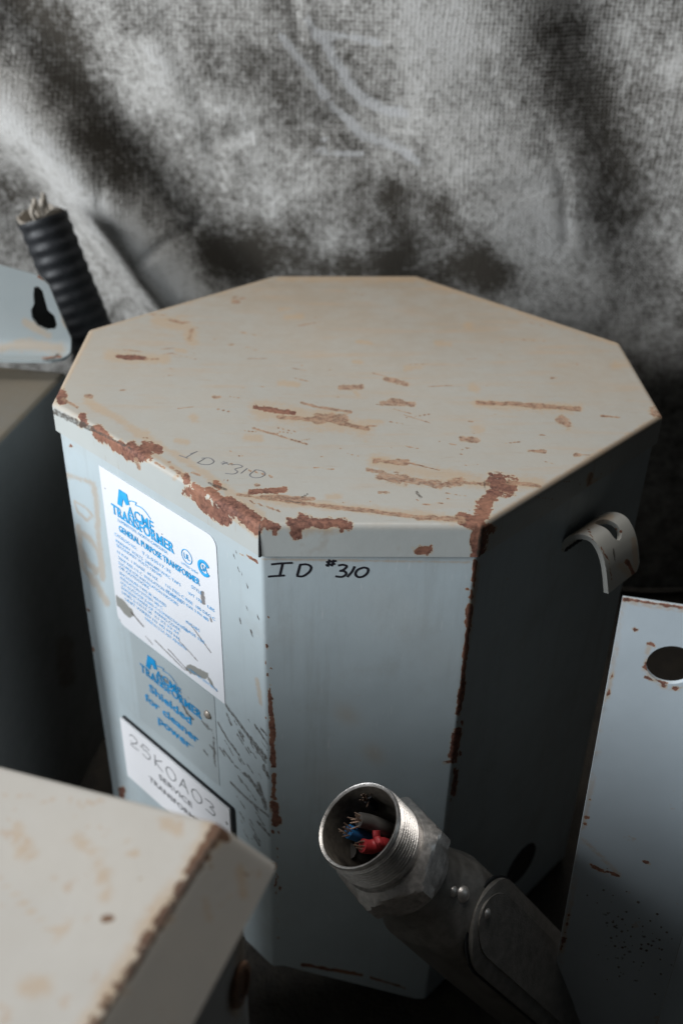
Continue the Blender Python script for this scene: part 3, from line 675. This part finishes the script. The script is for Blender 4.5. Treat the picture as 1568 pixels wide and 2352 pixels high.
# curved lifting bracket on the right-front face
V1 = np.array([*OCT[1], 0]); V2 = np.array([*OCT[2], 0]); RU = unit(V2-V1); RN = np.cross(RU, [0, 0, 1.])
BA = on(1290, 1250, V1-RN*.0022, RN)
prof = smooth_path([(-.001, -.004, 0), (.0012, .004, 0), (.0055, .0088, 0), (.0125, .0122, 0), (.0188, .0116, 0), (.0240, .0068, 0), (.0278, 0, 0), (.0305, -.008, 0), (.0329, -.0166, 0)], 10)
prof = np.array(prof)[:, :2]; sl = np.concatenate([[0], np.cumsum(np.hypot(*np.diff(prof, axis=0).T))]); TL = sl[-1]
def bent(s, w, t):
    p = np.array([np.interp(s, sl, prof[:, 0]), np.interp(s, sl, prof[:, 1])]); q = np.array([np.interp(s+.0005, sl, prof[:, 0]), np.interp(s+.0005, sl, prof[:, 1])])
    o = np.array([np.interp(s-.0005, sl, prof[:, 0]), np.interp(s-.0005, sl, prof[:, 1])]); d = unit(q-o); nn = np.array([-d[1], d[0]])
    p = p-nn*t; return BA+RN*p[0]+LZ*p[1]+RU*w
slot = [(.0275+.0060*math.cos(t)*(1)+(.0035 if math.cos(t) > 0 else -.0035), .0185+.0043*math.sin(t)) for t in np.linspace(0, 2*math.pi, 24, endpoint=False)]
mb = MB(); sheet([(0, 0), (TL, 0), (TL, .030), (TL-.004, .0335), (0, .0335)], [slot], .0014, bent, .0028, mb)
br = mb.build('lifting_bracket', painted('bracket_paint', (.42, .42, .39), .42), tr, angle=30)
paint(br, rust=[([(1377, 1252), (1398, 1290), (1404, 1330)], 1.4), ([(1412, 1215), (1428, 1222)], 2), ([(1440, 1290), (1455, 1320)], 5), ([(1350, 1215), (1362, 1240)], 1.6)], stain=[([(1400, 1188), (1370, 1200), (1300, 1228)], 9), ([(1455, 1240), (1462, 1320)], 8), ([(1425, 1300), (1450, 1320)], 12)], dirt=[([(1408, 1262), (1412, 1290)], 2), ([(1285, 1230), (1282, 1250)], 3)])
mb = MB()
for k in range(9):                                              # weld bead under the bracket foot
    c = BA+RN*.0012+RU*(.002+.0035*k)-LZ*.003
    lathe(mb, c-RU*.002, RU, [(0, .0004), (.0008, .0018), (.002, .0022), (.0032, .0018), (.004, .0004)], 10, cap0=True, cap1=True)
mb.build('weld_bead', M_HOLE, br)
# round knockout low on the right-front face (a recessed dark disc)
kc = on(1195, 1985, V1-RN*.0022, RN)
mb = MB(); lathe(mb, kc+RN*.0001, RN, [(0, .0), (.0003, .0155), (.0008, .0165), (.0011, .0172), (0, .0178)], 36); mb.build('knockout_hole', M_HOLE, tr)

# ------------------------------------------------------------------ conduit fitting standing in front
v = unit(ray(822, 1895)); dm = .74*RT-.67*UP; dm = unit(dm-(dm @ v)*v); an = math.radians(40)
A = math.cos(an)*v+math.sin(an)*dm
O = CAM+ray(822, 1895)*.475
cf = thing('conduit_fitting', (float(O[0]+A[0]*.28), float(O[1]+A[1]*.28), 0), 'metal conduit elbow with threaded open end showing cut wires, in front of the octagonal transformer', 'conduit fitting')
WL[cf.name] = Vector(cf.location)
E1 = unit(RT*.67+UP*.74-(RT*.67+UP*.74) @ A*A); E2 = np.cross(A, E1)     # E1 up-right in view
R0 = .0222
inner = [(.060, .0180), (.050, .0192), (.020, .0196), (.0015, .0200), (.0006, .0203)]
prof = [(.0010, .0202), (0, R0-.0009), (-.0002, R0-.0004), (.0014, R0+.0001), (.0018, R0-.0006), (.0032, R0-.0006), (.0036, R0+.0002)]
s = .004
for k in range(8): prof += [(s, R0-.0004), (s+.0005, R0+.0006), (s+.0011, R0+.0005), (s+.0016, R0-.0016)]; s += .0021
prof += [(s+.0005, R0-.0006), (.0300, R0-.0006)]
mb = MB(); lathe(mb, O, A, prof, 72); lathe(mb, O, A, inner, 72, mat=1); nip = mb.build('threaded_nipple', [M_STEEL, M_INNER], cf, angle=25)
def hexs(t, r, s):
    k = math.cos(math.pi/6)*.0303/math.cos(((t+.25) % (math.pi/3))-math.pi/6); return min(k, r)
hp = [(.0245, R0-.001), (.0245, R0+.0010), (.0252, .0240), (.0275, .0262), (.0292, .0283), (.0310, .0310), (.0410, .0310), (.0425, .0272), (.0430, .0260), (.0470, .0258)]
mb = MB(); lathe(mb, O, A, hp, 96, sect=hexs); mb.build('hex_bushing', M_STEEL, cf, angle=22)
def sec(w, d, pw, n=56):
    """superellipse ring radius function: w along E1, d along the cover normal"""
    return lambda t: 1/(abs(math.cos(t)/w)**pw+abs(math.sin(t)/d)**pw)**(1/pw)
def ringat(s, w, d, pw, oe=0, oc=0, n=56):
    f = sec(w, d, pw); return [O+A*s+E1*(oe+f(t)*math.cos(t))+NC*(oc+f(t)*math.sin(t)) for t in np.linspace(0, 2*math.pi, n, endpoint=False)]
NC = unit(-(v-(v @ A)*A)); NC = unit(NC*.93+E1*.37); E1b = np.cross(NC, A); E1 = E1b if E1b @ E1 > 0 else -E1b
mb = MB()
bodyprof = [(.0440, .0235, .0235, 2, 0, 0), (.0470, .0222, .0222, 2, 0, -.001), (.0560, .0222, .0225, 2.1, 0, -.0015), (.0700, .0228, .0232, 2.3, 0, -.002), (.0780, .0245, .0255, 2.7, 0, -.0025), (.0860, .0268, .0275, 3.2, 0, -.003), (.1600, .0270, .0285, 3.6, 0, -.004), (.2550, .0270, .0285, 3.6, 0, -.004), (.262, .0250, .0265, 3.2, 0, -.004)]
fine = []
for a, b in zip(bodyprof[:-1], bodyprof[1:]):
    for k in range(5): fine.append(tuple(np.array(a)+(np.array(b)-np.array(a))*k/5))
fine.append(bodyprof[-1])
loft(mb, [ringat(*q) for q in fine], True, False, True)
mb.build('fitting_body', M_CAST, cf, angle=35)
# cover plate with a round end, domed, on the camera side
def stad(w, s0, s1, n=20): return [(s0+w-w*math.sin(t), w*math.cos(t)) for t in np.linspace(0, math.pi, n)]+[(s1, -w), (s1, w)]
CT = .0250
mb = MB(); sheet(stad(.0262, .084, .245), [], .0045, lambda a, b, t: O+A*a+E1*b+NC*(CT-.0012+(0 if t else -.0012)), 1, mb); mb.build('cover_gasket', M_BLACK, cf, smooth=False)
def dome(a, b, t):
    q = max(0, 1-(abs(b)/.0252)**4); sA = min(1, max(0, (a-.0855)/.006)); return O+A*a+E1*b+NC*(CT+(.0002+.0022*q*sA**.5 if t == 0 else -.0008))
mb = MB(); sheet(stad(.0252, .0855, .245), [], .0022, dome, 1, mb); cov = mb.build('cover_plate', M_CAST, cf, angle=50)
mb = MB(); sheet([(a*.86+.014, b*.66) for a, b in stad(.0252, .0855, .245)], [], .003, lambda a, b, t: O+A*a+E1*b+NC*(CT+(.0029 if t == 0 else .001)), 1, mb); mb.build('raised_field', M_CAST, cov, smooth=False)
def screw(s, b, h, r, par):
    mb = MB(); lathe(mb, O+A*s+E1*b+NC*h, NC, [(0, r), (r*.4, r*.95), (r*.75, r*.6), (r*.85, .0002)], 20, cap1=True)
    mb.build('screw', M_STEEL, par)
screw(.0930, .001, CT+.0015, .0031, cov); screw(.0745, .002, .0205, .0046, cf); screw(.0665, .000, .0200, .0030, cf)
# cut wires inside
def wire(name, px_pts, depths, r, mat, strands, splay=1.0, ring=True):
    P = [on(x, y, O+A*d, A) for (x, y), d in zip(px_pts, depths)]
    mb = MB(); path = smooth_path(P, 6); n = len(path)
    tube(mb, path, r, 14, caps=True)
    w = mb.build(name, mat, cf)
    d = unit(path[0]-path[2]); _, e1, e2 = frame(d); ms = MB()
    for k in range(strands):
        t = k*2.4; q = r*.66*math.sqrt((k+.5)/strands); b = path[0]-d*.002+q*(math.cos(t)*e1+math.sin(t)*e2)
        tip = b+d*(.0045+.002*rng.random())+splay*.0012*(rng.normal()*e1+rng.normal()*e2)
        tube(ms, [b, (b+tip)/2+rng.normal()*.0003*e1, tip], [.00048, .00048, .0003], 6)
    if strands: ms.build('strands', M_COPPER, w)
    return w
wire('grey_wire', [(824, 1884), (852, 1890), (890, 1906), (935, 1935)], [.006, .012, .022, .046], .0038, M_WGREY, 9)
wire('blue_wire', [(800, 1910), (822, 1919), (850, 1932), (900, 1960)], [.006, .012, .022, .046], .0034, M_WBLUE, 9, 1.4)
wire('red_wire', [(832, 1943), (850, 1946), (880, 1940), (915, 1958)], [.008, .012, .018, .044], .0034, M_WRED, 7, .5)
wire('red_wire', [(864, 1908), (865, 1924), (876, 1942), (905, 1962)], [.010, .0115, .014, .040], .0019, M_WRED, 0)
wire('black_wire', [(842, 1832), (858, 1845), (862, 1862), (880, 1900)], [.010, .018, .028, .05], .0026, M_BLACK, 11, 2.2)
wire('black_wire', [(800, 1955), (806, 1960), (830, 1975), (870, 1990)], [.026, .032, .04, .055], .004, M_WGREY, 0)

# ------------------------------------------------------------------ bent steel panel on the right
PA = CAM+ray(1430, 1375)*.432
pd = on(1568, 1395, PA, (0, 0, 1))-PA; pd = unit(pd); pn = unit(np.array([pd[1], -pd[0], 0])); KS = .432/.46
def pt(a, z, t): return PA+pd*a+np.array([0, 0, z-PA[2]])-pn*t
zb = 0.0; zt2 = float(PA[2]); lean = lambda z: .0102*KS*(zt2-z)/(zt2-.0337)
hole = [(.0287*KS+.0117*KS*math.cos(t), (.3440-.3788)*KS+zt2+.0117*KS*math.sin(t)) for t in np.linspace(0, 2*math.pi, 40, endpoint=False)]
wid = .0665*KS
pl_loc = (float(PA[0]), float(PA[1]), 0)
pan = thing('steel_panel', pl_loc, 'blue-grey bent steel panel with round hole and rusty edges, standing at the right', 'steel panel')
WL[pan.name] = Vector(pl_loc)
mb = MB(); sheet([(lean(zb), zb), (wid+lean(zb), zb), (wid, zt2-.0), (0, zt2)], [hole], .0026, pt, .0022, mb)
web = mb.build('web', M_PANEL, pan, angle=30)
fl_dir = unit(pn*.92+pd*.38)
def fpt(a, z, t): return PA+pd*(wid+lean(z)+.0002)+fl_dir*a+np.array([0, 0, z-PA[2]])+np.cross(fl_dir, [0, 0, 1.])*(-t)
mb = MB(); sheet([(0, zb), (.05, zb), (.05, zt2-.03), (.03, zt2-.004), (0, zt2-.002)], [], .004, fpt, .0022, mb)
flg = mb.build('flange', M_PANEL, pan, angle=30)
EDG = []
for t in np.linspace(0, 1, 60): x = 1432-176*t; y = 1378+974*t; EDG.append(([(x+rng.uniform(-1, 4), y), (x+rng.uniform(-1, 3), y+rng.uniform(4, 16))], rng.uniform(1.2, 3.0)))
EDG += [([(1430, 1377), (1568, 1397)], 3.2), ([(1480, 1500), (1485, 1545)], 2), ([(1495, 1560), (1540, 1577)], 2.4), ([(1483, 1480), (1500, 1478)], 2), ([(1549, 1580), (1553, 1588)], 3.5), ([(1458, 1440), (1458, 1448)], 1.8),
        ([(1475, 1980), (1500, 1985)], 2), ([(1358, 1990), (1378, 1998)], 3), ([(1384, 2000), (1420, 2012)], 3), ([(1340, 1925), (1375, 1940)], 1.6)]
for _ in range(110): t = rng.uniform(0, 2*math.pi); q = 1.02+abs(rng.normal(0, .12)); EDG.append(([(1540+57*q*math.cos(t), 1527+47*q*math.sin(t)+3)], rng.uniform(.8, 1.8)))
GR = []
for _ in range(60): EDG.append(([(rng.uniform(1290, 1560), rng.uniform(1420, 2340))], rng.uniform(.6, 1.5)))
for _ in range(170):
    x = rng.normal(1440, 60)+0; y = rng.normal(2165, 55)+(x-1440)*.35
    GR.append(([(x, y), (x+rng.uniform(0, 2), y+1)], rng.uniform(.6, 1.5)))
def pstain(w): return [([(1434, 1380), (1345, 1870), (1262, 2340)], 6), ([(1434, 1382), (1568, 1402)], 6), ([(1490, 1480), (1482, 1540), (1510, 1576), (1560, 1584)], 6), ([(1340, 1930), (1420, 2010)], 6)]
paint(web, rust=EDG, stain=pstain(0), dirt=GR); paint(flg, rust=[], stain=[([(1560, 2040), (1495, 2350)], 4)])
mb = MB()                                                       # crumbs of dirt stuck on the panel
for _ in range(80):
    x = rng.normal(1445, 52); y = rng.normal(2160, 50)+(x-1440)*.35; p = on(x, y, PA, pn); a = (p-PA) @ pd
    if lean(p[2])+.003 < a < wid+lean(p[2])-.002:
        r = rng.uniform(.0003, .0009); lathe(mb, p-pn*.0002, pn+rng.normal(0, .3, 3), [(0, r), (r*.6, r*rng.uniform(.6, 1)), (r*1.1, r*.2)], 7, cap0=True, cap1=True)
mb.build('dirt_crumbs', plain('dirt_crumb', (.12, .10, .08), .9), web, smooth=False)

# ------------------------------------------------------------------ foreground cabinet (bottom left)
B = onz(505, 1895); a1 = onz(0, 1765); c1 = onz(215, 2352)
e1 = unit(a1-B); e2 = unit(c1-B)
n1 = unit(np.cross(e2, [0, 0, 1.])); n1 = n1 if n1[0] > 0 else -n1
n2 = unit(np.cross(e1, [0, 0, 1.])); n2 = n2 if n2[1] > 0 else -n2
fc = thing('foreground_cabinet', (float((B+e1*.12)[0]), float((B+e2*.1)[1]), 0), 'pale dusty grey steel box with a rust-brown top corner, nearest at bottom left', 'metal box')
WL[fc.name] = Vector(fc.location)
LA, LB_ = .365, .14  # length stretched out of view so it shades the transformer's lower front
def fring(out, z):
    """quad ring moved outwards, vertical position z, rounded a little"""
    c = [B, B+e1*LA, B+e1*LA+e2*LB_, B+e2*LB_]
    return c
k = [(-.0000, H), (.0012, H-.0004), (.0024, H-.0018)]
def fr(o, z, r=.004, nn=6, seg=(90, 80, 90, 90)):
    P = [B+n1*o+n2*o*.6, B+e1*LA+n2*o*.6-n1*o, B+e1*LA+e2*LB_-n1*o-n2*o*.6, B+e2*LB_+n1*o-n2*o*.6]
    out = []
    for i in range(4):
        p, q, w = P[i-1], P[i], P[(i+1) % 4]; d0 = unit(p-q); d1 = unit(w-q)
        s0, s1 = q+d0*r, q+d1*r
        for t in np.linspace(0, 1, nn): out.append((1-t)**2*s0+2*t*(1-t)*q+t*t*s1)
        d2 = unit(q-w); s2 = w+d2*r
        for t in np.linspace(0, 1, seg[i]+1)[1:-1]: out.append(s1+(s2-s1)*t)
    return [np.array([p[0], p[1], z]) for p in out]
mb = MB(); rings = []
c0 = (B+e1*LA/2+e2*LB_/2)
base = fr(-.0015, H)
for t in np.concatenate([np.linspace(.02, .9, 40), np.linspace(.905, 1, 34)]): rings.append([c0+(p-c0)*t for p in base])
for o, z in k[1:]: rings.append(fr(o, z))
for t in np.linspace(0, 1, 12)[1:]: rings.append(fr(.0024+.0145*t, H-.0018-.021*t))
rings.append(fr(.0160, H-.0245)); rings.append(fr(.0085, H-.0245))
loft(mb, rings, cap0=True)
hood = mb.build('hood', M_FORE, fc, angle=38)
paint(hood, rust=[([(500, 1900), (455, 1975), (380, 2095), (300, 2220), (205, 2370)], 12), ([(505, 1898), (520, 1925)], 9), ([(505, 1900), (490, 1930)], 13), ([(322, 2020)], 6), ([(255, 2110), (240, 2110)], 7), ([(555, 1990), (565, 2010)], 5), ([(530, 2060), (520, 2075)], 5), ([(485, 1970), (480, 1990)], 5)],
      stain=[([(490, 1905), (440, 1985), (360, 2110), (190, 2370)], 26), ([(0, 2020), (130, 2150)], 8), ([(120, 2160), (190, 2100)], 10), ([(60, 2270), (100, 2260)], 26), ([(40, 1900), (60, 1960)], 22), ([(180, 1930), (220, 1960)], 20), ([(230, 1990), (240, 2060)], 18), ([(380, 1890), (410, 1910)], 16), ([(300, 1935), (310, 1960)], 9), ([(550, 2000), (560, 2060)], 12), ([(470, 2060), (480, 2110)], 12)], dust=.35, dirt=[([(500, 1903), (460, 1985), (384, 2102), (304, 2228), (205, 2378)], 9)])
mb = MB(); rings = []
for t in np.linspace(0, 1, 40): rings.append(fr(.0065+.020*t*0+.0, (H-.0235)*(1-t)))
loft(mb, rings)
fb = mb.build('cabinet_body', M_FORE, fc, angle=38)
paint(fb, stain=[([(560, 2150), (540, 2330)], 16)], dirt=[])
hc = on(548, 2262, B+n1*.0065, n1)
mb = MB()
ov = [(.0085*math.cos(t)*.8, .011*math.sin(t)) for t in np.linspace(0, 2*math.pi, 28, endpoint=False)]
loft(mb, [[hc+e2*a*s+LZ*b*s+n1*h for a, b in ov] for s, h in [(1.0, .0002), (.96, .0016), (.72, .0020), (.62, .0008), (.3, .0006)]], True, False, True)
mb.build('knockout_plug', M_RUSTY, fc)

# ------------------------------------------------------------------ left cabinet with keyhole bracket
p0 = onz(0, 1010, .35); p1 = onz(138, 867, .35); ld = unit(p1-p0); ln = unit(np.cross(ld, [0, 0, 1.])); ln = ln if ln[0] > 0 else -ln
lc = thing('left_cabinet', (-.36, .0, 0), 'grey steel cabinet, shade-darkened, with a bright keyhole mounting bracket, left of the octagonal transformer', 'metal cabinet')
WL[lc.name] = Vector(lc.location)
q0 = p0-ld*.09; q1 = p1+ld*.010; wv_ = -ln*.25
mb = MB(); rr_ = []
def lring(ins, z):
    c = (q0+q1+q0+wv_+q1+wv_)/4; P = [q0, q1, q1+wv_, q0+wv_]; out = []
    for i in range(4):
        a, b = P[i], P[(i+1) % 4]
        for t in np.linspace(0, 1, 60, endpoint=False): p = a+(b-a)*t; p = c+(p-c)*(1-ins/.12); out.append(np.array([p[0], p[1], z]))
    return out
c = (q0+q1+q0+wv_+q1+wv_)/4
for t in np.linspace(.02, 1, 30): rr_.append([np.array([*(c+(p-c)*t)[:2], .35]) for p in lring(.003, .35)])
for th in np.linspace(0, math.pi/2, 5)[1:]: rr_.append(lring(.003*(1-math.sin(th)), .35-.003*(1-math.cos(th))))
for z in np.linspace(.345, 0, 80): rr_.append(lring(0, z))
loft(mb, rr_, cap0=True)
lb = mb.build('cabinet_shell', painted('shaded_cabinet', (.115, .12, .118), .45, dustc=(.13, .11, .08)), lc, angle=35)  # paint and dust darkened, the cabinet's shade put into their colour
paint(lb, dust=lambda co, px: (co[:, 2] > .348)*1., dirt=[([(150, 1480), (152, 1560)], 20)])  # dirt layer here paints the dark of the hex hole
BY = .105
def bp(x, y): p = on(x, y, (0, BY, 0), (0, 1, 0)); return (p[0], p[2])
edge = [(92, 636), (112, 655), (130, 700), (147, 742), (158, 768)]
kh = [(78, 659), (88, 657), (98, 668), (104, 690), (110, 712), (125, 725), (131, 745), (126, 757), (108, 758), (86, 748), (73, 730), (71, 712), (78, 698), (76, 678)]
ol = [bp(0, 609), bp(90, 633)]+[bp(*p) for p in edge]
zlow = bp(100, 775)[1]; xr = bp(158, 768)[0]; xl = -.36; ztop = bp(0, 609)[1]
outl = [(xl, ztop+.002)]+ol+[(xr+.001, zlow), (xr+.0005, zlow-.014), (xr-.004, zlow-.022), (xr-.012, zlow-.027), (xl, zlow-.027)]
def kb(x, z, t):
    """flat above the bend line, curling forward onto the cabinet below it"""
    if z >= zlow: return np.array([x, BY+t, z])
    R_ = .011; th = (zlow-z)/R_*.80; th2 = min(th, 1.5)
    y = BY-(R_+t*-1)*(1-math.cos(th2)); zz = zlow-(R_-t*-0)*math.sin(th2)
    y = BY+t*math.cos(th2)-R_*(1-math.cos(th2)); zz = zlow-R_*math.sin(th2)-t*math.sin(th2)
    if th > 1.5: y -= (th-1.5)*R_
    return np.array([x, y, zz])
mb = MB(); sheet(outl[::-1], [[bp(*p) for p in kh]], .0022, kb, .0024, mb)
kbr = mb.build('keyhole_bracket', M_LEFT, lc, angle=35)
paint(kbr, rust=[([(92, 634), (98, 640)], 3), ([(100, 822), (140, 818)], 2)], stain=[([(0, 800), (60, 790), (140, 800)], 14), ([(60, 740), (110, 770)], 10), ([(130, 640), (150, 750)], 5)], dirt=[([(100, 828), (125, 822), (135, 812)], 3)], dust=.1)

mb = MB(); box(mb, (xl/2+xr/2-.008, BY+.022, .378), (1, 0, 0), (0, 1, 0), (0, 0, 1), xr-xl-.012, .003, .056, bev=.001)  # dark plate added behind the keyhole so its opening looks black
mb.build('keyhole_dark_plate', M_HOLE, lc)

# ------------------------------------------------------------------ black corrugated conduit behind
tip = on(97, 498, (0, .222, 0), (0, 1, 0)); m1 = on(217, 800, (0, .205, 0), (0, 1, 0)); dd = unit(m1-tip)
path = smooth_path([tip, tip+dd*.05, m1, m1+dd*.03+np.array([-.004, 0, -.02]), (m1[0]+.015, .215, .16), (m1[0]+.013, .222, .02)], 40)
L = np.concatenate([[0], np.cumsum([np.linalg.norm(path[i+1]-path[i]) for i in range(len(path)-1)])])
ss = np.arange(0, L[-1], .0012); pth = [np.array([np.interp(s, L, [p[k] for p in path]) for k in range(3)]) for s in ss]
rad = [.0199+(.00045+.0001*math.sin(s*61))*math.sin(2*math.pi*s/.0104+.3*math.sin(s*90)) for s in ss]
cc = thing('corrugated_conduit', (float(pth[-1][0]), float(pth[-1][1]), 0), 'black corrugated flexible conduit with a torn pale end, rising before the cloth at left', 'conduit')
WL[cc.name] = Vector(cc.location)
mb = MB(); tube(mb, pth, rad, 32, caps=False)
tube(mb, pth[:30], .0182, 32, caps=False)
hose = mb.build('corrugated_hose', M_BLACK, cc, angle=60)
mb = MB(); n = 32; _, ea, eb = frame(unit(pth[1]-pth[0])); dr = -unit(pth[1]-pth[0]); rings = []
for s in (-.006, 0, .5, 1):
    ring = []
    for t in np.linspace(0, 2*math.pi, n, endpoint=False):
        h = .0015+.009*max(0, math.sin(t*1+2.2))**2+.0018*math.sin(t*3+1)+.0008*math.sin(t*11); q = .0184+.0008*max(s, 0)
        ring.append(pth[0]+dr*(s if s <= 0 else s*h)+q*(math.cos(t)*ea+math.sin(t)*eb))
    rings.append(ring)
for s in (1, 0):
    rings.append([p-(p-pth[0]-dr*((p-pth[0]) @ dr))*.07 - (dr*0 if s else dr*((p-pth[0]) @ dr)*1.0) for p in rings[3]])
loft(mb, rings)
for k in range(4):
    b = pth[0]+(-.006+.004*k)*ea+(.003 if k % 2 else -.004)*eb
    tube(mb, smooth_path([b, b+dr*.006+ea*.002*(k-1), b+dr*(.011+.002*k)+eb*.003], 4), [.0022]*8+[.0012], 8)
mb.build('torn_liner', M_LINER, cc, angle=50)
print('scene built', sum(len(o.data.polygons) for o in bpy.data.objects if o.type == 'MESH'))
